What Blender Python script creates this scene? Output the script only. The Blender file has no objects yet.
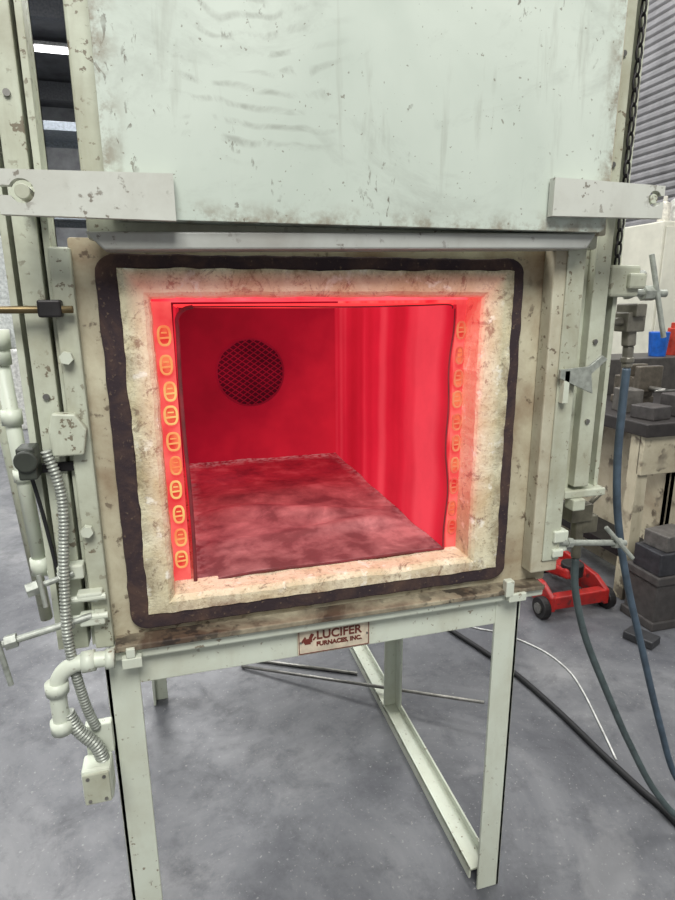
import bpy, bmesh, math, random
from mathutils import Vector, Matrix, noise
random.seed(7)
scn=bpy.context.scene
scn.view_settings.view_transform='Standard'
scn.view_settings.look='None'
COL=scn.collection

# ---------------------------------------------------------------- materials
def nt(name):
    m=bpy.data.materials.new(name);m.use_nodes=True
    t=m.node_tree;b=t.nodes['Principled BSDF'];return m,t,b
def L(c):
    return tuple(((v/255)/12.92 if v/255<=.04045 else ((v/255+.055)/1.055)**2.4) for v in c)+(1,)
def G1(v): return (v,v,v,1)
def ramp(t,fac,stops,interp='LINEAR'):
    r=t.nodes.new('ShaderNodeValToRGB');r.color_ramp.interpolation=interp
    e=r.color_ramp.elements
    while len(e)<len(stops): e.new(0.5)
    for i,(p,c) in enumerate(stops): e[i].position=p;e[i].color=c
    t.links.new(fac,r.inputs[0]);return r.outputs[0]
def math_n(t,op,a,b=None):
    m=t.nodes.new('ShaderNodeMath');m.operation=op
    for i,v in enumerate((a,b)):
        if v is None: continue
        if hasattr(v,'is_output'): t.links.new(v,m.inputs[i])
        else: m.inputs[i].default_value=v
    return m.outputs[0]
def pos(t):
    g=t.nodes.new('ShaderNodeNewGeometry');s=t.nodes.new('ShaderNodeSeparateXYZ');t.links.new(g.outputs['Position'],s.inputs[0])
    return s.outputs
def noise_n(t,scale,detail=6,rough=.6,dist=0,stretch=None):
    tc=t.nodes.new('ShaderNodeNewGeometry')
    n=t.nodes.new('ShaderNodeTexNoise');n.inputs['Scale'].default_value=scale
    n.inputs['Detail'].default_value=detail;n.inputs['Roughness'].default_value=rough
    n.inputs['Distortion'].default_value=dist
    if stretch:
        mp=t.nodes.new('ShaderNodeMapping');mp.inputs['Scale'].default_value=stretch
        t.links.new(tc.outputs['Position'],mp.inputs[0]);t.links.new(mp.outputs[0],n.inputs['Vector'])
    else: t.links.new(tc.outputs['Position'],n.inputs['Vector'])
    return n.outputs['Fac']
def mix(t,fac,a,b,mode='MIX'):
    m=t.nodes.new('ShaderNodeMix');m.data_type='RGBA';m.blend_type=mode
    for s,v in ((m.inputs[0],fac),(m.inputs[6],a),(m.inputs[7],b)):
        if hasattr(v,'is_output'): t.links.new(v,s)
        else: s.default_value=v
    return m.outputs[2]
def bump(t,b,h,strength,dist=.002):
    n=t.nodes.new('ShaderNodeBump');n.inputs['Strength'].default_value=strength;n.inputs['Distance'].default_value=dist
    t.links.new(h,n.inputs['Height']);t.links.new(n.outputs[0],b.inputs['Normal'])
def step(t,f,a,b_,m=1.0): return ramp(t,f,[(a,G1(0)),(b_,G1(m))])

def paint(name,base,dirt,chip,dirt_amt=(.45,.75),chip_thr=(.66,.69),chip_scale=60,rough=.42,metal=0,dirt_scale=5,streak=None,chipm=.8):
    m,t,b=nt(name)
    n1=noise_n(t,dirt_scale,8,.65,.3)
    c=mix(t,step(t,n1,*dirt_amt),L(base),L(dirt))
    c=mix(t,step(t,noise_n(t,18,5,.6,.2,(1,1,.18)),.56,.74,.45),c,L(dirt))
    n2=noise_n(t,chip_scale,5,.55,0,streak)
    n3=noise_n(t,dirt_scale*1.7,3,.5)
    mm=mix(t,1.0,step(t,n2,chip_thr[0],chip_thr[1],chipm),step(t,n3,.43,.58),'MULTIPLY')
    c=mix(t,mm,c,L(chip))
    t.links.new(c,b.inputs['Base Color']);b.inputs['Roughness'].default_value=rough;b.inputs['Metallic'].default_value=metal
    bump(t,b,n2,.10,.001)
    return m
def plain(name,c,rough=.5,metal=0,var=.12,scale=30):
    m,t,b=nt(name)
    n=noise_n(t,scale,5,.6)
    d=tuple(v*(1-var*2.2) for v in c)
    cc=mix(t,step(t,n,.35,.7),L(c),L(d))
    t.links.new(cc,b.inputs['Base Color']);b.inputs['Roughness'].default_value=rough;b.inputs['Metallic'].default_value=metal
    bump(t,b,n,.1,.001)
    return m
def glow(name,stops,scale,strength,base=(60,10,15),stretch=None,rough=.8,detail=4):
    m,t,b=nt(name)
    n=noise_n(t,scale,detail,.55,0,stretch)
    c=ramp(t,n,[(p,L(x)) for p,x in stops])
    b.inputs['Base Color'].default_value=L(base);b.inputs['Roughness'].default_value=rough
    t.links.new(c,b.inputs['Emission Color']);b.inputs['Emission Strength'].default_value=strength
    return m

M_mint=paint('mint_paint',(202,208,192),(180,180,160),(116,100,78),(.44,.82),(.635,.665),80)
M_mintd=paint('mint_paint_worn',(190,195,176),(146,142,120),(92,76,56),(.40,.74),(.60,.635),80)
M_stain=paint('heat_stained_paint',(190,184,158),(132,110,84),(74,56,42),(.38,.70),(.58,.635),50,rough=.6,dirt_scale=6)
M_jambp=paint('jamb_paint',(192,190,168),(148,134,110),(84,66,50),(.40,.74),(.60,.65),60,rough=.5,dirt_scale=6)
M_sill=paint('scorched_lip_paint',(180,172,146),(84,68,54),(34,27,24),(.34,.58),(.48,.55),45,rough=.65)
M_bare=plain('bare_steel',(150,148,142),.38,.8)
M_brkt=paint('bracket_paint',(194,196,186),(166,164,152),(98,88,74),(.42,.8),(.61,.66),80)
M_flange=paint('flange_paint',(166,168,162),(130,126,116),(86,76,66),(.4,.78),(.61,.66),60)
M_dark=plain('dark_steel',(52,50,50),.5,.6)
M_black=plain('black_rubber',(26,26,28),.6,0)
M_brass=plain('aged_brass',(120,105,75),.4,.8)
M_hose=plain('blue_grey_hose',(74,90,104),.5)
M_white=plain('white_plastic',(225,225,220),.4)
M_red=paint('red_enamel',(166,32,28),(110,26,24),(50,40,38),(.4,.7),(.58,.62),30,rough=.4,dirt_scale=12)
M_yel=plain('yellow_tape',(225,205,40),.5)
M_blue=plain('blue_plastic',(25,95,190),.35)
M_beige=paint('beige_bench_paint',(184,176,152),(146,134,112),(62,50,42),(.4,.75),(.54,.59),12)
M_conduit=plain('galvanised_conduit',(166,170,160),.42,.3,.1,80)

def mk_door():
    m,t,b=nt('door_panel_paint')
    n1=noise_n(t,2.4,6,.55,.4)
    c=mix(t,step(t,n1,.32,.72),L((200,208,196)),L((176,186,174)))
    p=pos(t)
    dx=math_n(t,'SUBTRACT',p['X'],-.12);dz=math_n(t,'SUBTRACT',p['Z'],2.02)
    d=math_n(t,'SQRT',math_n(t,'ADD',math_n(t,'MULTIPLY',dx,dx),math_n(t,'MULTIPLY',dz,dz)))
    w=math_n(t,'SINE',math_n(t,'MULTIPLY',math_n(t,'ADD',d,math_n(t,'MULTIPLY',noise_n(t,4,3),.12)),260))
    arc=step(t,w,.1,.95)
    band=ramp(t,d,[(.22,G1(0)),(.26,G1(1)),(.42,G1(1)),(.46,G1(0))])
    side=ramp(t,math_n(t,'ADD',p['X'],.8),[(.50,G1(0)),(.56,G1(1)),(.74,G1(1)),(.82,G1(0))])
    msk=mix(t,1,mix(t,1,arc,band,'MULTIPLY'),mix(t,1,side,step(t,noise_n(t,12,6,.7,.6),.48,.64,.5),'MULTIPLY'),'MULTIPLY')
    c=mix(t,msk,c,L((124,124,114)))
    c=mix(t,step(t,noise_n(t,3.6,7,.7,1.0,(1,1,1.6)),.52,.72,.5),c,L((146,150,140)))
    c=mix(t,step(t,noise_n(t,22,5,.65,.3,(1,1,.12)),.58,.74,.40),c,L((128,126,112)))
    s1=noise_n(t,60,5,.62,.6,(1,1,.45)); mk=noise_n(t,5.5,5,.65)
    f=mix(t,1.0,step(t,s1,.60,.625,.85),step(t,mk,.52,.58),'MULTIPLY')
    c=mix(t,f,c,L((100,94,82)))
    c=mix(t,step(t,noise_n(t,130,2,.5),.715,.735,.65),c,L((112,106,92)))
    ex=math_n(t,'SUBTRACT',math_n(t,'ABSOLUTE',math_n(t,'SUBTRACT',p['X'],.067)),.38)
    ez=math_n(t,'SUBTRACT',1.510,p['Z'])
    ee=math_n(t,'ADD',math_n(t,'MULTIPLY',math_n(t,'MAXIMUM',ex,ez),20),.5)
    rim=ramp(t,ee,[(.2,G1(0)),(.85,G1(1))])
    c=mix(t,mix(t,1,rim,step(t,noise_n(t,26,7,.7),.44,.60,.85),'MULTIPLY'),c,L((132,122,104)))
    t.links.new(c,b.inputs['Base Color']);b.inputs['Roughness'].default_value=.34
    bump(t,b,noise_n(t,5,3,.5),.3,.008)
    return m
M_door=mk_door()
def mk_refr():
    m,t,b=nt('cast_refractory')
    n1=noise_n(t,9,8,.7,.5);n2=noise_n(t,110,7,.75);n3=noise_n(t,38,5,.6);n4=noise_n(t,26,9,.8,.6)
    c=mix(t,step(t,n1,.36,.66),L((234,229,200)),L((200,187,148)))
    c=mix(t,step(t,n2,.53,.65,.65),c,L((152,138,106)))
    c=mix(t,step(t,n4,.55,.61,.7),c,L((108,92,74)))
    c=mix(t,step(t,n3,.60,.68,.75),c,L((248,246,230)))
    p=pos(t)
    # soot toward the outer edge
    ox=math_n(t,'SUBTRACT',math_n(t,'ABSOLUTE',math_n(t,'SUBTRACT',p['X'],.004)),.315)
    oz=math_n(t,'SUBTRACT',math_n(t,'ABSOLUTE',math_n(t,'SUBTRACT',p['Z'],1.140)),.268)
    so=ramp(t,math_n(t,'ADD',math_n(t,'MULTIPLY',math_n(t,'MAXIMUM',ox,oz),25),.3),[(.2,G1(0)),(.9,G1(1))])
    c=mix(t,mix(t,1,so,step(t,noise_n(t,16,8,.75),.42,.62,.8),'MULTIPLY'),c,L((118,100,78)))
    t.links.new(c,b.inputs['Base Color']);b.inputs['Roughness'].default_value=.95
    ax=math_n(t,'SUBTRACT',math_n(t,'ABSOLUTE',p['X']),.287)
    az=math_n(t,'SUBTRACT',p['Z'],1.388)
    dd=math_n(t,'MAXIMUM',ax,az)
    glow_spill=ramp(t,math_n(t,'ADD',math_n(t,'MULTIPLY',dd,12),.1),[(.0,G1(.8)),(.15,G1(.30)),(.6,G1(0))])  # chamber glow spilling onto the rim, painted as emission fading from the opening
    e=mix(t,1,glow_spill,L((255,52,66)),'MULTIPLY')
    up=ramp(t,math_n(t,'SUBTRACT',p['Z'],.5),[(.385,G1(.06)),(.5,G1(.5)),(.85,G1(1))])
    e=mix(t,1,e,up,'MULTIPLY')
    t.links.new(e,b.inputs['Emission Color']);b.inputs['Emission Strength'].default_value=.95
    bump(t,b,n2,.8,.004);return m
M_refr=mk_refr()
def mk_gasket():
    m,t,b=nt('rope_gasket_char')
    n1=noise_n(t,12,7,.65,.4);n2=noise_n(t,150,4,.6)
    c=mix(t,step(t,n1,.45,.75),L((46,34,38)),L((88,66,54)))
    c=mix(t,step(t,n2,.62,.7,.7),c,L((110,92,74)))
    t.links.new(c,b.inputs['Base Color']);b.inputs['Roughness'].default_value=.9
    bump(t,b,n2,.6,.002);return m
M_gask=mk_gasket()
def mk_floor():
    m,t,b=nt('polished_concrete')
    n1=noise_n(t,1.1,10,.66,.8);n2=noise_n(t,7,9,.75,.3);n3=noise_n(t,90,4,.6);n4=noise_n(t,2.2,6,.6,.5)
    c=ramp(t,n1,[(.34,L((74,75,80))),(.5,L((104,105,108))),(.66,L((132,132,133)))])
    c=mix(t,step(t,n2,.48,.68,.65),c,L((60,61,66)))
    c=mix(t,step(t,n4,.58,.66,.30),c,L((148,148,148)))
    c=mix(t,step(t,n3,.62,.69,.6),c,L((148,148,146)))
    t.links.new(c,b.inputs['Base Color'])
    r=ramp(t,n2,[(.3,G1(.32)),(.7,G1(.55))]);t.links.new(r,b.inputs['Roughness'])
    bump(t,b,n3,.08,.001);return m
M_floor=mk_floor()
# hot surfaces
def mk_hotback():
    m,t,b=nt('hot_back_wall');p=pos(t)
    g=ramp(t,math_n(t,'ADD',math_n(t,'SUBTRACT',math_n(t,'MULTIPLY',p['X'],.9),math_n(t,'MULTIPLY',math_n(t,'SUBTRACT',p['Z'],1.13),.9)),math_n(t,'MULTIPLY',noise_n(t,4,4),.8)),[(.0,L((104,10,24))),(.4,L((154,16,36))),(.78,L((204,30,48)))])
    b.inputs['Base Color'].default_value=L((60,10,15));b.inputs['Roughness'].default_value=.8
    t.links.new(g,b.inputs['Emission Color']);b.inputs['Emission Strength'].default_value=.85;return m
M_hotback=mk_hotback()
def mk_hotright():
    m,t,b=nt('hot_side_wall');p=pos(t)
    n=noise_n(t,1.6,2,.55,0,(1,4,.15));n2=noise_n(t,9,6,.6)
    c=ramp(t,n,[(.36,L((192,22,40))),(.5,L((220,32,54))),(.62,L((240,66,80)))])
    g=ramp(t,p['Y'],[(.05,G1(1)),(.5,G1(.95)),(.88,G1(.74))])
    c=mix(t,1,c,g,'MULTIPLY')
    c=mix(t,1,c,ramp(t,n2,[(.35,G1(.88)),(.65,G1(1))]),'MULTIPLY')
    b.inputs['Base Color'].default_value=L((60,10,15));b.inputs['Roughness'].default_value=.8
    t.links.new(c,b.inputs['Emission Color']);b.inputs['Emission Strength'].default_value=1.0;return m
M_hotright=mk_hotright()
M_hotleft=glow('hot_left_wall',[(.3,(180,18,38)),(.7,(215,26,48))],3,1.0)
M_hotroof=glow('hot_roof',[(.3,(230,44,46)),(.7,(245,64,66))],3,1.5)
M_jamb=glow('hot_jamb_face',[(.35,(218,36,50)),(.6,(246,96,92))],12,1.0,base=(110,70,60))
M_seam=glow('hot_seam',[(.35,(240,36,58)),(.6,(255,100,112))],9,1.1,base=(110,70,60))
M_coil=glow('heating_coil',[(.36,(240,124,76)),(.6,(240,196,120))],16,.9,base=(110,80,40))
M_coilr=glow('heating_coil_right',[(.38,(224,66,60)),(.6,(238,140,96))],16,.88,base=(90,50,40))
M_coilin=glow('coil_core',[(.38,(222,44,44)),(.62,(248,128,84))],24,.95,base=(80,40,30))
M_lip=glow('liner_edge_scale',[(.4,(84,10,22)),(.7,(150,22,44))],20,.6,base=(80,40,38))
M_fanback=glow('fan_recess',[(.4,(54,4,14)),(.7,(80,6,20))],8,1.0,base=(10,4,4))
M_fanbar=glow('fan_mesh',[(.4,(108,10,26)),(.7,(138,14,34))],8,1.0,base=(30,10,10))
def mk_hotfloor():
    m,t,b=nt('hot_floor_plate')
    p=pos(t)
    n1=noise_n(t,3.6,5,.5,.2,(.8,1.3,1));n2=noise_n(t,230,3,.55);n3=noise_n(t,13,7,.62,.2)
    g=ramp(t,p['Y'],[(.05,L((54,18,26))),(.20,L((88,28,40))),(.45,L((130,32,48))),(.85,L((172,32,50)))])
    d=ramp(t,n1,[(.38,L((74,16,28))),(.5,L((128,34,48))),(.64,L((176,62,78)))])
    c=mix(t,.45,g,d)
    c=mix(t,step(t,n3,.53,.68,.5),c,L((62,20,28)))
    c=mix(t,ramp(t,n3,[(.32,G1(.30)),(.44,G1(0))]),c,L((220,112,120)))
    c=mix(t,step(t,n2,.62,.74,.28),c,L((226,150,156)))
    ash=ramp(t,math_n(t,'MAXIMUM',p['Y'],math_n(t,'ADD',math_n(t,'ABSOLUTE',p['X']),.60)),[(.815,G1(0)),(.865,G1(1))])
    c=mix(t,mix(t,1,ash,step(t,noise_n(t,60,5,.7),.44,.56,.8),'MULTIPLY'),c,L((232,160,160)))
    t.links.new(c,b.inputs['Emission Color']);b.inputs['Emission Strength'].default_value=.42
    bc=mix(t,step(t,n3,.36,.62),L((158,120,118)),L((96,66,66)))
    t.links.new(bc,b.inputs['Base Color']);b.inputs['Roughness'].default_value=.45
    bump(t,b,n3,.35,.006);return m
M_hotfloor=mk_hotfloor()

# ---------------------------------------------------------------- mesh helpers
def empty(name,loc=(0,0,0),parent=None):
    o=bpy.data.objects.new(name,None);o.empty_display_size=.1;o.location=loc;COL.objects.link(o);o.parent=parent;return o
def add(name,bm,mat,parent=None,smooth=False,bevel=0,seg=2):
    bmesh.ops.recalc_face_normals(bm,faces=bm.faces)
    me=bpy.data.meshes.new(name);bm.to_mesh(me);bm.free()
    o=bpy.data.objects.new(name,me);COL.objects.link(o)
    if mat: me.materials.append(mat)
    if smooth:
        for p in me.polygons:p.use_smooth=True
    if bevel:
        b=o.modifiers.new('bevel','BEVEL');b.width=bevel;b.segments=seg;b.limit_method='ANGLE'
    if parent:o.parent=parent
    return o
def bbox(bm,x0,x1,y0,y1,z0,z1,rot=None,piv=None):
    vs=[bm.verts.new((x,y,z)) for x in (x0,x1) for y in (y0,y1) for z in (z0,z1)]
    for f in ((0,1,3,2),(4,6,7,5),(0,4,5,1),(2,3,7,6),(0,2,6,4),(1,5,7,3)): bm.faces.new([vs[i] for i in f])
    if rot: bmesh.ops.rotate(bm,verts=vs,cent=piv or ((x0+x1)/2,(y0+y1)/2,(z0+z1)/2),matrix=rot)
    return vs
def box(name,x0,x1,y0,y1,z0,z1,mat,parent=None,bevel=.002,rot=None,piv=None):
    bm=bmesh.new();bbox(bm,x0,x1,y0,y1,z0,z1,rot,piv);return add(name,bm,mat,parent,False,bevel)
def boxes(name,lst,mat,parent=None,bevel=.002):
    bm=bmesh.new()
    for a in lst:bbox(bm,*a)
    return add(name,bm,mat,parent,False,bevel)
def prism(name,pts,y0,y1,mat,parent=None,bevel=.0015):
    bm=bmesh.new()
    a=[bm.verts.new((x,y0,z)) for x,z in pts];b=[bm.verts.new((x,y1,z)) for x,z in pts]
    bm.faces.new(a);bm.faces.new(b[::-1]);n=len(pts)
    for i in range(n): bm.faces.new((a[i],b[i],b[(i+1)%n],a[(i+1)%n]))
    bm.normal_update()
    bmesh.ops.triangulate(bm,faces=[f for f in bm.faces if len(f.verts)>4],ngon_method='EAR_CLIP')
    return add(name,bm,mat,parent,False,bevel)
def rrect(x0,x1,z0,z1,r,n=8):
    out=[]
    for cx,cz,a0 in ((x1-r,z1-r,0),(x0+r,z1-r,90),(x0+r,z0+r,180),(x1-r,z0+r,270)):
        for i in range(n+1):
            a=math.radians(a0+90*i/n);out.append((cx+r*math.cos(a),cz+r*math.sin(a)))
    return out
def ring(name,outer,inner,y0,y1,mat,parent=None,bevel=0,jit=0,mid=None):
    bm=bmesh.new();n=len(outer)
    def J(p,k):
        if not jit: return p
        return (p[0]+(noise.noise(Vector((p[0]*25+k,p[1]*25,k*3.1)))+.5*noise.noise(Vector((p[0]*70+k,p[1]*70,k))))*jit,p[1]+(noise.noise(Vector((p[1]*27,p[0]*23,k+5)))+.5*noise.noise(Vector((p[1]*75,p[0]*75,k+9))))*jit)
    O0=[bm.verts.new((p[0],y0,p[1])) for p in [J(q,1) for q in outer]]
    O1=[bm.verts.new((p[0],y1,p[1])) for p in [J(q,1) for q in outer]]
    rows=[O0]
    if mid:
        for pts,yy in mid: rows.append([bm.verts.new((p[0],yy,p[1])) for p in [J(q,2) for q in pts]])
        I0=[bm.verts.new((p[0],mid[-1][1]+.006,p[1])) for p in [J(q,2) for q in inner]]
    else: I0=[bm.verts.new((p[0],y0,p[1])) for p in [J(q,2) for q in inner]]
    rows.append(I0)
    I1=[bm.verts.new((p[0],y1,p[1])) for p in [J(q,2) for q in inner]]
    for i in range(n):
        j=(i+1)%n
        for a,b in zip(rows,rows[1:]): bm.faces.new((a[i],a[j],b[j],b[i]))
        bm.faces.new((O1[i],I1[i],I1[j],O1[j]))
        bm.faces.new((O0[i],O1[i],O1[j],O0[j]));bm.faces.new((I0[i],I0[j],I1[j],I1[i]))
    return add(name,bm,mat,parent,False,bevel)
def tube_bm(bm,pts,r,seg=12,closed=False,rf=None):
    P=[Vector(p) for p in pts];n=len(P);rings=[];N=None
    for i in range(n):
        if closed: T=(P[(i+1)%n]-P[i-1]).normalized()
        else: T=(P[min(i+1,n-1)]-P[max(i-1,0)]).normalized()
        if N is None: N=T.orthogonal().normalized()
        else: N=(N-T*N.dot(T)).normalized()
        B=T.cross(N);rr=rf(i/(n-1)) if rf else r
        rings.append([bm.verts.new(P[i]+(N*math.cos(2*math.pi*k/seg)+B*math.sin(2*math.pi*k/seg))*rr) for k in range(seg)])
    for i in range(n if closed else n-1):
        a=rings[i];b=rings[(i+1)%n]
        for k in range(seg): bm.faces.new((a[k],a[(k+1)%seg],b[(k+1)%seg],b[k]))
    if not closed: bm.faces.new(rings[0][::-1]);bm.faces.new(rings[-1])
def cr(pts,k=10):
    P=[Vector(p) for p in pts];out=[]
    for i in range(len(P)-1):
        p0=P[max(i-1,0)];p1=P[i];p2=P[i+1];p3=P[min(i+2,len(P)-1)]
        for s in range(k):
            t=s/k
            out.append(.5*((2*p1)+(p2-p0)*t+(2*p0-5*p1+4*p2-p3)*t*t+(3*p1-p0-3*p2+p3)*t**3))
    out.append(P[-1]);return out
def tube(name,pts,r,mat,parent=None,seg=12,smoothpath=True,k=10):
    bm=bmesh.new();tube_bm(bm,cr(pts,k) if smoothpath else pts,r,seg);return add(name,bm,mat,parent,True)
def rods(name,lst,mat,parent=None,seg=14):
    bm=bmesh.new()
    for a,b,r in lst: tube_bm(bm,[a,b],r,seg)
    o=add(name,bm,mat,parent,False,.0008,1)
    for p in o.data.polygons:
        if len(p.vertices)==4:p.use_smooth=True
    return o
def hexnut(bm,c,axis,r,h):
    c=Vector(c);ax=Vector(axis).normalized();tube_bm(bm,[c-ax*h/2,c+ax*h/2],r,6)
def corrug(name,pts,r,mat,parent=None,pitch=.006):
    P=cr(pts,40);cum=[0]
    for a in range(len(P)-1):cum.append(cum[-1]+(P[a+1]-P[a]).length)
    Ltot=cum[-1];n=int(Ltot/pitch*6);out=[];j=0
    for q in range(n+1):
        s=Ltot*q/n
        while j<len(P)-2 and cum[j+1]<s:j+=1
        f=(s-cum[j])/max(1e-9,cum[j+1]-cum[j]);out.append(P[j].lerp(P[j+1],min(1,f)))
    bm=bmesh.new();tube_bm(bm,out,r,12,rf=lambda f:r*(1+.13*math.sin(f*n*2*math.pi/6)));return add(name,bm,mat,parent,True)

# ================================================================ FURNACE
F=empty('industrial_furnace')
XL,XR,ZB,ZT=-.402,.470,.800,1.475
ring('shell_front_plate',rrect(XL,XR,ZB,ZT,.004,2),rrect(-.340,.343,.846,1.432,.01,2),0.0,.03,M_stain,F,.001)
boxes('shell_body',[(XL,XL+.006,.03,1.05,ZB,ZT),(XR-.006,XR,.03,1.05,ZB,ZT),(XL,XR,.03,1.05,ZT-.006,ZT),(XL,XR,.03,1.05,ZB,ZB+.006),(XL,XR,1.05,1.056,ZB,ZT)],M_mintd,F,.001)
def loop_rect(x0,x1,z0,z1,n=56):
    o=[]
    def seg(a,b):
        for s in range(n):
            t=s/n;o.append((a[0]+(b[0]-a[0])*t,a[1]+(b[1]-a[1])*t))
    seg((x0,z1),(x1,z1));seg((x1,z1),(x1,z0));seg((x1,z0),(x0,z0));seg((x0,z0),(x0,z1));return o
def rloop(x0,x1,z0,z1,r,n=60):
    o=[]
    for x,z in loop_rect(x0,x1,z0,z1,n):
        qx=max(x0+r,min(x1-r,x));qz=max(z0+r,min(z1-r,z));dx,dz=x-qx,z-qz;d=math.hypot(dx,dz)
        if abs(dx)>1e-6 and abs(dz)>1e-6: x,z=qx+dx/d*r,qz+dz/d*r
        o.append((x,z))
    return o
ring('rope_gasket',rloop(-.367,.366,.822,1.452,.028),loop_rect(-.334,.342,.850,1.430,60),-.012,.004,M_gask,F,.003,jit=.0022)
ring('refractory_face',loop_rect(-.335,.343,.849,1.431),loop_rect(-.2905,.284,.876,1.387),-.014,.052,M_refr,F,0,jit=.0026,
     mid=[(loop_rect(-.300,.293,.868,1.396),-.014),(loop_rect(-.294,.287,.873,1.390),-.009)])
box('chamber_block_left',-.36,-.260,.052,.93,.86,1.43,M_jamb,F,.001)
box('chamber_block_right',.262,.36,.052,.93,.86,1.43,M_jamb,F,.001)
box('chamber_roof',-.36,.36,.048,.93,1.382,1.44,M_seam,F,.001)
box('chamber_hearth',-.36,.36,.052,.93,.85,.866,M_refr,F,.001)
box('liner_back',-.262,.262,.885,.90,.865,1.385,M_hotback,F,0)
def sheet(name,fn,nu,nv,mat,th=.004):
    bm=bmesh.new();g=[[bm.verts.new(fn(i/nu,j/nv)) for j in range(nv+1)] for i in range(nu+1)]
    for i in range(nu):
        for j in range(nv): bm.faces.new((g[i][j],g[i+1][j],g[i+1][j+1],g[i][j+1]))
    o=add(name,bm,mat,F,True);s=o.modifiers.new('s','SOLIDIFY');s.thickness=th;s.offset=0;return o
def edge_r(z): return .2515+.003*math.sin((z-.88)*16)-.0025*math.sin((z-.88)*37)
def rw(u,v):
    y=.043+u*.842;z=.874+v*.499
    return (.2515+(edge_r(z)-.2515)*(1-u)**2+.0018*math.sin(y*22),y,z)
sheet('liner_right',rw,60,40,M_hotright)
def edge_l(z): return -.2515+.002*math.sin((z-.88)*14)
sheet('liner_left',lambda u,v:(edge_l(.87+v*.503)+.0018*math.sin(u*26)*u,.043+u*.842,.87+v*.503),60,30,M_hotleft)
sheet('liner_roof',lambda u,v:(-.2525+v*.505,.043+u*.842,1.374-.003*math.sin(v*3.1)*(1-u)),30,30,M_hotroof)
def zfront(x):
    s=(x+.25)/.5
    return .868+.012*min(1,s/.25)**.7+.001*math.sin(s*9)-.001*s
def fl(u,v):
    x=-.25+v*.5;y=.040+u*.845
    base=zfront(x)*(1-min(1,u*3))+.876*min(1,u*3)
    env=max(0,1-(abs(x)/.25)**4)
    z=base+env*(.022*math.exp(-((y-.33+.05*math.sin(x*9))/.040)**2)*(.7+.3*math.cos(x*9))+.018*math.exp(-((y-.205-.08*x)/.030)**2)*(.7+.3*math.sin(x*14))+.013*math.exp(-((y-.50)/.055)**2)*math.cos(x*6))+.005*noise.noise(Vector((x*9,y*9,0)))*min(1,u*8)
    return (x,y,z)
sheet('liner_floor_plate',fl,120,76,M_hotfloor)
def edge(name,pts,w):
    bm=bmesh.new();tube_bm(bm,pts,w,8);return add(name,bm,M_lip,F,True)
edge('liner_edge_left',cr([(edge_l(z)-.001,.043,z) for z in (.870,.95,1.05,1.15,1.25,1.33,1.355)]+[(-.240,.043,1.369),(-.225,.043,1.373)],6),.0034)
edge('liner_edge_top',cr([(-.228,.043,1.373),(-.1,.043,1.3725),(.05,.043,1.3705),(.18,.043,1.372),(.243,.043,1.373),(.2515,.043,1.366)],8),.0013)
edge('liner_edge_right',cr([(edge_r(.876+k*.0408),.043,.876+k*.0408) for k in range(13)],4),.0014)
edge('floor_plate_edge',cr([(-.25+k*.05,.040,zfront(-.25+k*.05)+.0005) for k in range(11)],5),.0024)
bmi=bmesh.new()
for sx in (-1,1):
    bmc=bmesh.new()
    for k in range(10):
        zc=.922+k*.0447+random.uniform(-.003,.003);xc=(-.2735 if sx<0 else .272)+random.uniform(-.002,.002)
        wx=(.0095 if sx<0 else .0080)+random.uniform(-.001,.001)
        pts=[]
        for a in range(20):
            an=2*math.pi*a/20;ca=math.cos(an);sa=math.sin(an)
            pts.append((xc+wx*abs(ca)**.7*(1 if ca>0 else -1),.046,zc+.0155*abs(sa)**.8*(1 if sa>0 else -1)))
        tube_bm(bmc,pts,.0021,8,closed=True)
        tube_bm(bmc,[(xc-wx*.8,.047,zc-.004),(xc+wx*.8,.047,zc-.003)],.0018,6)
        tube_bm(bmc,[(xc-wx*.5,.047,zc+.005),(xc+wx*.5,.047,zc+.005)],.0014,6)
        bbox(bmi,xc-wx*.9,xc+wx*.9,.049,.054,zc-.013,zc+.013)
    add('heating_coils_left' if sx<0 else 'heating_coils_right',bmc,M_coil if sx<0 else M_coilr,F,True)
add('heating_coil_cores',bmi,M_coilin,F,False)
fc=Vector((-.03,.878,1.164));R=.106
bm=bmesh.new()
tube_bm(bm,[fc+Vector((0,.006,0)),fc+Vector((0,.004,0))],R,48);add('fan_recess',bm,M_fanback,F,False)
bm=bmesh.new()
tube_bm(bm,[(fc.x+R*math.cos(a*math.pi/24),fc.y,fc.z+R*math.sin(a*math.pi/24)) for a in range(48)],.003,8,closed=True)
for s in (1,-1):
    for k in range(-7,8):
        d=k*.0145;h=math.sqrt(max(0,R*R-d*d))
        if h<.01: continue
        dx,dz=math.cos(math.radians(35))*1,s*math.sin(math.radians(35));nx,nz=-dz,dx
        a=Vector((fc.x+nx*d-dx*h,fc.y,fc.z+nz*d-dz*h));b=Vector((fc.x+nx*d+dx*h,fc.y,fc.z+nz*d+dz*h))
        tube_bm(bm,[a,b],.0017,6)
add('fan_guard_mesh',bm,M_fanbar,F,False)

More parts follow.
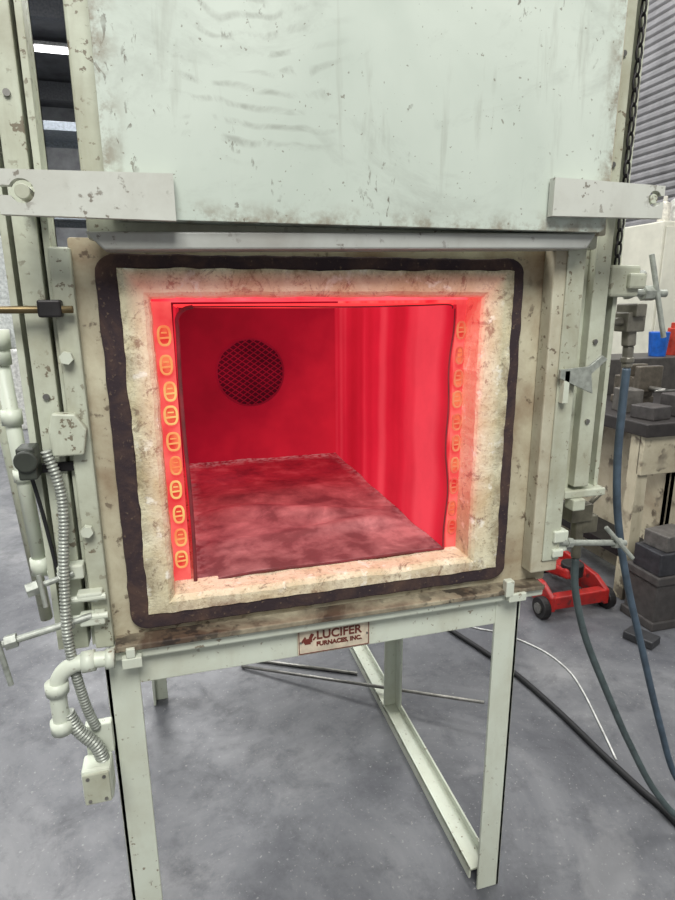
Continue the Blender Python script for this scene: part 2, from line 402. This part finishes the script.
# door
box('door_frame',-.368,.487,-.048,-.020,1.468,2.35,M_mintd,F,.004)
prism('door_panel',rrect(-.334,.468,1.492,2.33,.014,5),-.088,-.048,M_door,F,.007)
prism('door_bottom_flange',[(-.345,1.452),(.445,1.466),(.462,1.492),(-.368,1.476)],-.075,-.022,M_flange,F,.003)
box('door_edge_trim',.470,.492,-.062,-.048,1.49,2.33,M_jambp,F,.003)
def hookplate(name,x_in,x_out,z0,z1,hc,hr,sl):
    s=1 if x_out>x_in else -1
    a0=math.asin(sl/hr);pts=[(x_in,z0),(x_in,z1),(x_out,z1-.004),(x_out,hc[1]+sl)]
    n=22
    for k in range(n+1):
        a=a0+(2*math.pi-2*a0)*k/n
        pts.append((hc[0]+s*hr*math.cos(a),hc[1]+hr*math.sin(a)))
    pts+=[(x_out,hc[1]-sl),(x_out,z0+.002)]
    return prism(name,pts,-.106,-.092,M_brkt,F,0)
hookplate('latch_plate_left',-.245,-.462,1.489,1.549,(-.434,1.520),.015,.006)
hookplate('latch_plate_right',.349,.566,1.513,1.571,(.547,1.546),.013,.005)
box('latch_pad_left',-.334,-.25,-.094,-.086,1.495,1.543,M_brkt,F,.001)
box('latch_pad_right',.36,.46,-.094,-.086,1.518,1.565,M_brkt,F,.001)
bm=bmesh.new()
for x,z,r in ((-.434,1.520,.0095),(.547,1.546,.008)):
    tube_bm(bm,[(x,.0,z),(x,-.104,z)],r,16);tube_bm(bm,[(x,.03,z),(x,-.03,z)],r*1.9,16)
add('latch_pins',bm,M_mintd,F,False,.001)

# jambs + guide columns
box('jamb_right',.412,.474,-.034,0,.835,1.50,M_jambp,F,.003)
box('jamb_right_face',.436,.474,-.038,-.034,.86,1.50,M_mintd,F,.002)
def channel(name,x0,x1,y0,y1,z0,z1,mat,t=.008):
    return boxes(name,[(x0,x1,y1-t,y1,z0,z1),(x0,x0+t,y0,y1,z0,z1),(x1-t,x1,y0,y1,z0,z1)],mat,F,.001)
channel('guide_column_right',.515,.600,.02,.07,.99,2.5,M_mintd,.010)
box('guide_column_right_web',.525,.560,.0,.03,1.0,2.5,M_mintd,F,.002)
boxes('guide_column_right_foot',[(.505,.606,.0,.08,.975,.992),(.52,.55,-.01,.02,.95,.975)],M_mintd,F,.003)
channel('guide_column_left',-.490,-.425,.0,.06,.80,2.5,M_mintd,.010)
box('guide_column_left_web',-.472,-.440,-.006,.03,.80,2.5,M_mintd,F,.002)
box('shell_edge_strip_left',-.428,-.398,-.016,.012,.80,1.46,M_mintd,F,.003)
bm=bmesh.new()
for k in range(44):
    z=1.45+k*.024
    pts=[(.583+(.006*math.cos(a*math.pi/5) if k%2 else 0),.012+(0 if k%2 else .006*math.cos(a*math.pi/5)),z+.015*math.sin(a*math.pi/5)) for a in range(10)]
    tube_bm(bm,pts,.0022,6,closed=True)
add('lift_chain',bm,M_dark,F,True)
bm=bmesh.new()
for z in (1.14,1.30,1.62,1.80): tube_bm(bm,[(.540,-.004,z),(.540,.004,z)],.005,10)
for z in (1.03,1.24,1.66): tube_bm(bm,[(-.456,-.010,z),(-.456,-.004,z)],.005,10)
add('column_bolts',bm,M_bare,F)
box('hinge_block_left',-.447,-.415,-.04,-.016,1.36,1.385,M_dark,F,.003)
rods('pivot_rod_left',[((-.62,-.03,1.372),(-.40,-.03,1.371),.0055)],M_brass,F)
prism('limit_plate_left',[(-.452,1.150),(-.408,1.150),(-.400,1.19),(-.415,1.215),(-.447,1.218),(-.455,1.19)],-.034,-.014,M_mintd,F,.003)
bm=bmesh.new()
for z in (1.30,1.02,.905,.868): hexnut(bm,(-.418,-.024,z),(0,1,0),.010,.012)
for z in (.905,.87): tube_bm(bm,[(-.46,-.03,z),(-.40,-.03,z)],.006,10)
add('clamp_bolts_left',bm,M_mint,F)
boxes('clamp_lugs_left',[(-.445,-.405,-.035,-.012,.855,.875),(-.445,-.405,-.035,-.012,.90,.915),(-.470,-.43,-.03,-.005,.94,.965)],M_mint,F,.003)
def thandle(name,a,b,bar,r=.006,rb=.0045,mat=None):
    a=Vector(a);b=Vector(b);bm=bmesh.new()
    tube_bm(bm,[a,b],r,12)
    hexnut(bm,a.lerp(b,.12),(b-a),.012,.018);hexnut(bm,a.lerp(b,.75),(b-a),.011,.012)
    tube_bm(bm,[Vector(bar[0]),Vector(bar[1])],rb,10)
    return add(name,bm,mat or M_mint,F,False,.0006,1)
thandle('t_clamp_left_lower',(-.562,-.05,.853),(-.425,-.03,.872),((-.572,-.05,.925),(-.552,-.06,.785)),mat=M_conduit)
thandle('t_clamp_left_upper',(-.512,-.05,.940),(-.445,-.03,.953),((-.492,-.05,.965),(-.484,-.065,.915)),.005,.004,M_conduit)
thandle('t_clamp_right_lower',(.645,-.03,.873),(.455,-.03,.897),((.590,-.03,.915),(.650,-.05,.845)),.0065,.005,M_conduit)
boxes('clamp_lugs_right',[(.455,.482,-.045,-.01,.90,.925),(.455,.480,-.045,-.01,.868,.885),(.470,.50,-.03,.04,.872,.918)],M_mint,F,.003)
boxes('hinge_block_right',[(.565,.632,.0,.05,1.385,1.445),(.60,.64,-.01,.02,1.40,1.43),(.52,.57,.02,.06,1.36,1.38)],M_mintd,F,.005)
bm=bmesh.new()
tube_bm(bm,[(.51,.05,1.397),(.745,.05,1.392)],.008,12);hexnut(bm,(.70,.05,1.393),(1,0,0),.016,.03);hexnut(bm,(.65,.05,1.394),(1,0,0),.014,.012)
tube_bm(bm,[(.63,.02,1.425),(.655,.02,1.425)],.012,14)
tube_bm(bm,[(.693,.045,1.470),(.735,.03,1.302)],.0055,10)
add('t_clamp_right_upper',bm,M_conduit,F,False,.0006,1)
prism('bent_latch_strap',[(.430,1.238),(.505,1.206),(.499,1.244),(.532,1.270),(.520,1.278),(.492,1.258),(.430,1.254)],-.052,-.046,M_conduit,F,.001)
box('bent_latch_leg',.440,.452,-.052,-.03,1.19,1.252,M_mint,F,.001)

# nameplate
box('nameplate',-.0735,.0715,-.0150,-.012,.7205,.7765,plain('nameplate_enamel',(214,200,176),.35),F,.002)
M_txt=plain('nameplate_print',(110,48,36),.5)
def text(s,size,x,z,name):
    cu=bpy.data.curves.new(name,'FONT');cu.body=s;cu.size=size;cu.extrude=.0004;cu.offset=.0006
    o=bpy.data.objects.new(name,cu);COL.objects.link(o);o.rotation_euler=(math.pi/2,0,0);o.location=(x,-.0155,z);cu.materials.append(M_txt);o.parent=F;return o
text('LUCIFER',.0245,-.037,.7510,'nameplate_text');text('FURNACES, INC.',.0125,-.037,.7365,'nameplate_subtext')
bm=bmesh.new()
tube_bm(bm,[(-.062,-.0155,.7475),(-.045,-.0155,.7485)],.0045,8);tube_bm(bm,[(-.049,-.0155,.752),(-.044,-.0155,.7615)],.0035,8)
tube_bm(bm,[(-.066,-.0155,.745),(-.058,-.0155,.756)],.0022,6);tube_bm(bm,[(-.060,-.0155,.742),(-.048,-.0155,.742)],.002,6);tube_bm(bm,[(-.043,-.0155,.748),(-.038,-.0155,.754)],.0018,6)
o=add('nameplate_emblem',bm,M_txt,F)
for v in o.data.vertices: v.co.y=-.0155+(v.co.y+.0155)*.12;v.co.z+=.002
ring('nameplate_border',rrect(-.0715,.0695,.7225,.7745,.002,2),rrect(-.0700,.0680,.7240,.7730,.002,2),-.0156,-.0148,M_txt,F)
bm=bmesh.new()
for x in (-.0675,.0655): tube_bm(bm,[(x,-.017,.748),(x,-.013,.748)],.002,8)
add('nameplate_rivets',bm,M_bare,F)

prism('front_lip',[(-.395,.800),(.445,.797),(.447,.806),(-.395,.812)],-.040,.0,M_sill,F,.002)
boxes('sill_bar',[(-.405,.450,-.030,.0,.778,.799)],M_mint,F,.004)
boxes('door_stop_lug',[(-.385,-.352,-.046,-.03,.770,.790),(-.377,-.362,-.046,-.03,.79,.808),(.352,.37,-.046,-.03,.795,.83),(.36,.40,-.046,-.028,.782,.80)],M_mint,F,.002)

# ================================================================ STAND
S=empty('furnace_stand')
boxes('front_rail',[(-.400,.412,-.010,.0,.716,.776),(-.400,.412,0,.05,.768,.776)],M_mint,S,.002)
boxes('side_rails',[(-.415,-.407,.0,1.0,.716,.776),(.404,.412,.0,1.0,.716,.776),(-.41,.41,.995,1.005,.716,.776)],M_mintd,S,.002)
boxes('front_legs',[(-.418,-.362,-.012,-.004,0,.776),(-.418,-.410,-.012,.045,0,.776),(.352,.408,-.012,-.004,0,.776),(.400,.408,-.012,.045,0,.776)],M_mint,S,.0015)
boxes('rear_legs',[(.350,.398,.64,.648,.03,.776),(.390,.398,.60,.648,.03,.776),(-.418,-.37,.93,.938,0,.776),(-.418,-.41,.90,.938,0,.776)],M_mint,S,.0015)
boxes('floor_runner_right',[(.345,.400,.02,1.04,.022,.028),(.345,.351,.02,1.04,0,.028),(.394,.400,.02,1.04,0,.05)],M_mint,S,.0015)

# ================================================================ LEFT PIPES (all fixed to the furnace)
P=empty('electrical_conduit',parent=F)
corrug('flex_conduit',[(-.462,-.03,1.160),(-.448,-.03,1.08),(-.458,-.04,.95),(-.462,-.05,.84),(-.452,-.04,.72),(-.440,-.03,.655)],.0078,M_conduit,P)
corrug('flex_conduit_lower',[(-.478,-.05,.71),(-.465,-.05,.672),(-.44,-.05,.635),(-.432,-.05,.605)],.0105,M_conduit,P)
boxes('junction_box',[(-.466,-.418,-.075,-.03,.537,.606)],M_mint,P,.006)
boxes('junction_box_cover',[(-.4635,-.4205,-.079,-.075,.541,.602)],M_mintd,P,.002)
bm=bmesh.new()
for x,z in ((-.455,.549),(-.429,.549),(-.455,.594),(-.429,.594)): tube_bm(bm,[(x,-.081,z),(x,-.078,z)],.003,8)
add('box_screws',bm,M_bare,P)
box('junction_bracket',-.46,-.415,-.03,-.012,.60,.66,M_mint,P,.002)
bm=bmesh.new()
tube_bm(bm,cr([(-.395,-.052,.800),(-.43,-.052,.802),(-.462,-.052,.798),(-.482,-.052,.780),(-.488,-.052,.745),(-.488,-.052,.69)],8),.0135,14)
for a,b,r in (((-.425,-.052,.802),(-.445,-.052,.801),.018),((-.488,-.052,.752),(-.488,-.052,.772),.0185),((-.488,-.052,.70),(-.488,-.052,.678),.0185),((-.395,-.052,.8),(-.408,-.052,.8),.017)): tube_bm(bm,[a,b],r,14)
add('rigid_elbow',bm,M_mint,P,True)
G=empty('gas_pipe',parent=F)
bm=bmesh.new()
tube_bm(bm,[(-.530,.06,1.33),(-.513,.06,.92)],.012,14)
for z,r,h in ((1.325,.019,.03),(1.30,.016,.03),(1.20,.016,.025),(1.10,.015,.02),(.935,.016,.03)):
    xx=-.530+(1.33-z)/.41*.017;tube_bm(bm,[(xx,.06,z-h/2),(xx,.06,z+h/2)],r,14)
tube_bm(bm,[(-.56,.06,1.32),(-.52,.06,1.32)],.013,12)
tube_bm(bm,[(-.513,.06,.93),(-.46,.06,.90)],.011,12)
add('pipe_run',bm,M_mint,G,True)
bm=bmesh.new();tube_bm(bm,[(-.575,.12,1.50),(-.53,.12,.80)],.011,12);add('pipe_run_rear',bm,M_mintd,G,True)
K=empty('rotary_switch',parent=F)
bm=bmesh.new();tube_bm(bm,[(-.487,-.055,1.150),(-.487,-.035,1.150)],.017,18);bbox(bm,-.500,-.474,-.05,-.01,1.12,1.17)
add('switch_knob',bm,plain('switch_bakelite',(58,62,54),.5),K,False,.003)
boxes('switch_bracket',[(-.50,-.42,-.012,-.004,1.12,1.135)],M_dark,K)
tube('switch_cable',[(-.487,-.03,1.12),(-.480,-.02,1.05),(-.470,-.02,.95),(-.462,-.02,.88)],.003,M_black,K)

# ================================================================ RIGHT VALVES + HOSES
V=empty('hose_valve')
bm=bmesh.new()
bbox(bm,.640,.685,.03,.07,1.315,1.355);bbox(bm,.650,.676,.02,.08,1.345,1.372)
tube_bm(bm,[(.663,.05,1.325),(.666,.05,1.285)],.016,6);tube_bm(bm,[(.666,.05,1.285),(.668,.05,1.240)],.011,12);tube_bm(bm,[(.667,.05,1.262),(.667,.05,1.25)],.014,12)
tube_bm(bm,[(.60,.05,1.335),(.66,.05,1.335)],.009,12)
add('valve_body',bm,plain('valve_steel',(128,124,112),.4,.4),V,False,.003)
V2=empty('hose_valve')
bm=bmesh.new()
bbox(bm,.550,.605,.03,.07,.905,.945);tube_bm(bm,[(.57,.05,.945),(.572,.05,.985)],.012,12);bbox(bm,.585,.625,.035,.065,.875,.915)
tube_bm(bm,[(.582,.05,.905),(.585,.05,.85)],.015,6);tube_bm(bm,[(.585,.05,.86),(.587,.05,.812)],.011,12);tube_bm(bm,[(.60,.05,.93),(.64,.05,.965)],.006,8)
add('valve_body',bm,plain('valve_steel_2',(116,112,96),.4,.4),V2,False,.003)
tube('air_hose',[(.668,.05,1.238),(.668,.05,1.15),(.672,.05,1.03),(.690,.05,.90),(.735,.05,.74),(.800,.05,.563),(.90,.05,.30),(.99,.05,.10),(1.08,.02,.02),(1.3,-.1,.012),(1.6,-.3,.012)],.0085,M_hose,None,12)
tube('air_hose.001',[(.587,.05,.81),(.595,.05,.73),(.637,.05,.60),(.71,.04,.44),(.79,.03,.28),(.88,.01,.12),(.96,-.03,.04),(1.1,-.15,.040),(1.4,-.4,.012)],.0085,plain('grey_hose',(78,90,90),.5),None,12)
tube('power_cable',[(.60,1.9,.011),(.70,1.45,.011),(.781,1.108,.011),(.86,.85,.011),(.902,.671,.011),(.925,.45,.011),(.933,.273,.011),(.945,.12,.011),(.955,.004,.011),(.93,-.3,.011)],.010,M_black,None,12)
tube('extension_cord',[(.79,1.35,.004),(.886,1.077,.004),(1.0,.97,.004),(1.089,.82,.004),(1.11,.68,.004),(1.085,.558,.004),(1.02,.38,.004),(.965,.24,.004)],.0032,M_white,None,8)
rods('steel_rod',[((-.094,1.037,.008),(.655,.505,.078),.006)],M_bare)
rods('steel_rod.001',[((-.03,1.06,.007),(.325,.87,.007),.0065)],M_bare)

# ================================================================ BACKGROUND
J=empty('trolley_jack')
def sideplate(x0,x1):
    bm=bmesh.new();pts=[(1.00,.04),(1.00,.11),(1.08,.15),(1.30,.17),(1.62,.13),(1.66,.05)]
    a=[bm.verts.new((x0,y,z)) for y,z in pts];b=[bm.verts.new((x1,y,z)) for y,z in pts]
    bm.faces.new(a);bm.faces.new(b[::-1])
    for i in range(6): bm.faces.new((a[i],b[i],b[(i+1)%6],a[(i+1)%6]))
    return bm
add('side_plate_near',sideplate(1.26,1.285),M_red,J,False,.006)
add('side_plate_far',sideplate(1.54,1.565),M_red,J,False,.006)
boxes('cross_members',[(1.28,1.55,1.0,1.05,.05,.11),(1.28,1.55,1.50,1.64,.05,.12)],M_red,J,.006)
box('lift_arm',1.36,1.47,1.04,1.46,.12,.17,M_red,J,.012,Matrix.Rotation(-.22,4,'X'))
boxes('hydraulic_body',[(1.34,1.49,1.42,1.74,.06,.19),(1.37,1.46,1.48,1.60,.19,.26)],M_red,J,.02)
bm=bmesh.new();tube_bm(bm,[(1.415,1.08,.17),(1.415,1.08,.225)],.05,20);tube_bm(bm,[(1.28,1.25,.12),(1.55,1.25,.12)],.022,14);add('saddle',bm,M_dark,J,False,.004)
bm=bmesh.new()
for x in (1.225,1.565):
    tube_bm(bm,[(x,1.04,.05),(x+.035,1.04,.05)],.05,24)
    tube_bm(bm,[(x,1.62,.04),(x+.035,1.62,.04)],.04,24)
add('wheels',bm,M_dark,J,False,.004)
bm=bmesh.new();tube_bm(bm,[(1.218,1.04,.05),(1.226,1.04,.05)],.024,16);tube_bm(bm,[(1.218,1.62,.04),(1.226,1.62,.04)],.018,16)
add('wheel_hubs',bm,M_bare,J)
rods('pump_handle',[((1.42,1.66,.17),(1.50,2.05,.62),.014)],M_dark,J)
Q=empty('striped_pole')
rods('pole',[((2.50,2.25,0),(2.435,2.25,1.30),.021)],M_black,Q)
rods('band',[((2.441,2.25,1.175),(2.439,2.25,1.225),.0225)],M_yel,Q)
W=empty('workbench')
box('bench_top',1.68,3.1,1.02,2.05,.80,.86,plain('oily_bench_top',(56,52,50),.5,.2),W,.006)
boxes('bench_front',[(1.90,3.05,1.08,1.11,.12,.80),(1.90,1.93,1.08,2.0,.02,.80),(1.70,3.05,1.05,1.08,.62,.80)],M_beige,W,.004)
boxes('bench_legs',[(1.70,1.76,1.07,1.13,0,.80),(1.70,1.76,1.93,1.99,0,.80),(2.98,3.04,1.93,1.99,0,.80),(2.98,3.04,1.07,1.13,0,.80)],M_beige,W)
box('bench_shelf',1.70,1.90,1.10,1.95,.20,.24,M_dark,W)
box('tool_shelf',1.95,3.1,1.75,2.05,.86,1.06,plain('riser_paint',(76,72,68),.5),None,.005)
LS=empty('machine_stand')
boxes('stand_frame',[(1.62,1.96,.80,.99,.21,.25),(1.63,1.95,.81,.98,.03,.21),(1.62,1.96,.80,.99,0,.04)],plain('stand_paint',(70,66,64),.6),LS,.006)
def blk(name,x0,x1,y0,y1,z0,z1,c,rz=0):
    return box(name,x0,x1,y0,y1,z0,z1,plain(name+'_mat',c,.45,.4),None,.005,Matrix.Rotation(rz,4,'Z'))
blk('machined_block',1.63,1.86,.81,.96,.25,.35,(66,66,70));blk('machined_block.001',1.66,1.82,.83,.95,.35,.42,(112,108,104),.1)
blk('steel_block',1.74,1.86,1.08,1.20,.86,.92,(88,84,82),.2);blk('steel_block.001',1.78,1.87,1.26,1.37,.86,.97,(114,110,104),-.2)
blk('steel_block.002',1.92,2.04,1.12,1.22,.86,.96,(84,80,78),.1)
VS=empty('bench_vise')
boxes('vise_body',[(1.95,2.11,1.45,1.58,.86,.90),(1.98,2.08,1.43,1.60,.90,1.0),(1.96,2.10,1.40,1.44,.93,1.06),(1.96,2.10,1.50,1.54,.93,1.06)],plain('vise_iron',(112,104,92),.45,.5),VS,.006)
rods('vise_screw',[((2.03,1.30,.95),(2.03,1.45,.95),.012),((1.97,1.305,.95),(2.09,1.305,.95),.006)],M_bare,VS)
bm=bmesh.new();tube_bm(bm,[(2.47,1.84,1.06),(2.47,1.84,1.20)],.05,24,rf=lambda f:.045+.012*f);add('blue_cup',bm,M_blue,None,False,.003)
for i,(x,c) in enumerate(((2.60,(190,60,40)),(2.70,(225,225,220)),(2.80,(40,60,120)))):
    bm=bmesh.new();tube_bm(bm,[(x,1.87,1.06),(x,1.87,1.22)],.033,18);tube_bm(bm,[(x,1.87,1.22),(x,1.87,1.25)],.018,14)
    add('spray_can' if i==0 else 'spray_can.%03d'%i,bm,plain('can_%d'%i,c,.4),None,False,.004)
blk('scrap_block',1.49,1.57,.70,.82,0,.035,(66,66,68),.4)
C=empty('storage_cabinet')
box('cabinet_body',3.50,4.40,3.0,3.6,.06,1.98,plain('cabinet_paint',(206,204,188),.4,0,.04,6),C,.01)
boxes('cabinet_doors',[(3.52,3.94,2.985,3.0,.1,1.94),(3.96,4.38,2.985,3.0,.1,1.94)],plain('cab_door',(208,206,190),.4,0,.03,6),C,.006)
boxes('cabinet_feet',[(3.52,3.58,3.02,3.08,0,.06),(4.32,4.38,3.02,3.08,0,.06),(3.52,3.58,3.5,3.56,0,.06),(4.32,4.38,3.5,3.56,0,.06)],M_dark,C)
boxes('cabinet_handles',[(3.905,3.92,2.96,2.985,.95,1.1),(3.98,3.995,2.96,2.985,.95,1.1)],M_bare,C)
for i,(x,c,h,rr) in enumerate(((3.60,(214,210,196),.20,.045),(3.72,(220,220,214),.24,.05),(3.84,(190,50,40),.16,.04),(3.96,(50,54,60),.22,.05),(4.08,(60,90,130),.2,.045))):
    bm=bmesh.new();tube_bm(bm,[(x,3.12,1.98),(x,3.12,1.98+h*.72)],rr,20);tube_bm(bm,[(x,3.12,1.98+h*.72),(x,3.12,1.98+h*.8),(x,3.12,1.98+h)],rr,16,rf=lambda f:rr*(.95-.6*min(1,f*2)))
    add('squeeze_bottle' if i==0 else 'squeeze_bottle.%03d'%i,bm,plain('bottle_%d'%i,c,.4),None,False,.003)
MC=empty('milling_machine')
boxes('machine_base',[(-3.4,-1.9,6.2,7.2,0,.9),(-3.0,-2.3,6.5,7.1,.9,2.3),(-3.2,-2.0,6.1,6.9,1.0,1.12),(-2.9,-2.4,6.0,6.6,1.75,2.25)],plain('machine_paint',(220,220,214),.5),MC,.02)
rods('machine_spindle',[((-2.65,6.25,1.75),(-2.65,6.25,1.3),.06)],M_bare,MC)
boxes('machine_panel',[(-2.25,-1.85,6.4,6.6,.9,2.1)],plain('panel_paint',(206,210,206),.5),MC,.02)
PR=empty('pallet_rack')
lst=[]
for x in (-3.6,-1.2):
    for y in (9,10): lst.append((x,x+.08,y,y+.08,0,4.0))
for z in (1.4,2.6,3.8): lst+= [(-3.6,-1.12,9,9.06,z,z+.12),(-3.6,-1.12,10.0,10.06,z,z+.12),(-3.55,-1.15,9.06,10.0,z+.08,z+.11)]
boxes('rack_frame',lst,plain('rack_paint',(130,138,146),.5),PR,.004)
boxes('rack_boxes',[(-3.4,-2.7,9.1,9.9,1.51,2.2),(-2.5,-1.6,9.1,9.9,1.51,2.1),(-3.2,-2.2,9.1,9.9,2.71,3.4)],plain('rack_crates',(186,176,150),.7),PR,.01)

# room shell
def shell(name,*a,mat): return box(name,*a,mat,None,0)
M_wall=plain('wall_panel_paint',(172,174,176),.7,0,.1,3)
shell('floor',-5,4.6,-5,16,-.1,0,mat=M_floor)
shell('wall_back',-5,4.6,16,16.1,0,6.0,mat=M_wall)
shell('wall_left',-5.1,-5,-5,16,0,6.0,mat=M_wall)
shell('wall_right',4.6,4.7,-5,16,0,6.0,mat=M_wall)
shell('ceiling',-5,4.6,-5,16,6.0,6.1,mat=plain('ceiling_deck',(112,114,118),.8,0,.15,2))
bm=bmesh.new()
for k in range(4): bbox(bm,-5,4.6,2+k*4,2.15+k*4,5.6,5.95)
add('ceiling_beams',bm,plain('beam_paint',(104,106,110),.6),None)
RD=empty('roll_up_door')
bm=bmesh.new()
for k in range(62):
    z=.02+k*.078
    vs=[(4.56,z),(4.545,z+.02),(4.545,z+.05),(4.56,z+.074)]
    a=[bm.verts.new((x,3.2,zz)) for x,zz in vs];b=[bm.verts.new((x,6.8,zz)) for x,zz in vs]
    for i in range(3): bm.faces.new((a[i],b[i],b[i+1],a[i+1]))
add('slats',bm,plain('slat_steel',(128,127,128),.6,.1,.08,6),RD)
boxes('door_tracks',[(4.50,4.595,3.08,3.2,0,4.95),(4.50,4.595,6.8,6.92,0,4.95),(4.42,4.595,3.08,6.92,4.84,5.2)],M_dark,RD)
M_tube,t_,b_=nt('lamp_tube');b_.inputs['Emission Color'].default_value=(1,1,1,1);b_.inputs['Emission Strength'].default_value=6
LN=0
for (x,y) in ((-1.95,11.9),(-1.95,14.2),(-1.8,8.5),(1.2,11.9),(0,3.5),(2.6,6.0),(-2.8,3.0)):
    n='ceiling_light' if LN==0 else 'ceiling_light.%03d'%LN;LN+=1
    E=empty(n)
    boxes('housing',[(x-.6,x+.6,y-.15,y+.15,5.84,5.9)],M_white,E,.01)
    boxes('hangers',[(x-.5,x-.48,y-.01,y+.01,5.9,6.0),(x+.48,x+.5,y-.01,y+.01,5.9,6.0)],M_dark,E,0)
    boxes('lamps',[(x-.56,x+.56,y-.10,y-.04,5.80,5.84),(x-.56,x+.56,y+.04,y+.10,5.80,5.84)],M_tube,E,.005)

# lights
def area(name,loc,size,power,target=(0,0,1),col=(1,1,1)):
    l=bpy.data.lights.new(name,'AREA');l.shape='RECTANGLE';l.size=size[0];l.size_y=size[1];l.energy=power;l.color=col
    o=bpy.data.objects.new(name,l);COL.objects.link(o);o.location=loc
    o.rotation_euler=(Vector(target)-Vector(loc)).to_track_quat('-Z','Y').to_euler();return o
area('shop_light',(-.6,-3.2,5.2),(2.6,2.0),345,(0,0,1.2),(1,.995,.97))
area('shop_light.001',(2.8,1.2,5.4),(2,3),175,(1.6,1.2,0),(1,.995,.97))
area('shop_light.002',(-3.2,2.0,5.4),(2,3),265,(-1.8,2,0))
area('shop_light.003',(-1.0,8,5.5),(4,3),520,(-1.5,8,0))
area('shop_light.004',(2.5,5,5.4),(2,2),120,(4.5,5,2.5))
w=bpy.data.worlds.new('World');scn.world=w;w.use_nodes=True
w.node_tree.nodes['Background'].inputs[0].default_value=(.97,.98,1,1);w.node_tree.nodes['Background'].inputs[1].default_value=.42

# camera
cd=bpy.data.cameras.new('camera');co=bpy.data.objects.new('camera',cd);COL.objects.link(co);scn.camera=co
psi,th,ro,f=.27,.2476,-.007,584.1
fw=Vector((math.sin(psi)*math.cos(th),math.cos(psi)*math.cos(th),-math.sin(th)))
r0=Vector((math.cos(psi),-math.sin(psi),0));u0=r0.cross(fw)
r=r0*math.cos(ro)+u0*math.sin(ro);u=-r0*math.sin(ro)+u0*math.cos(ro)
m=Matrix((r,u,-fw)).transposed().to_4x4();m.translation=Vector((-.2619,-.9906,1.3786));co.matrix_world=m
cd.sensor_fit='VERTICAL';cd.sensor_height=36;cd.lens=f/900*36;cd.clip_start=.02;cd.clip_end=100
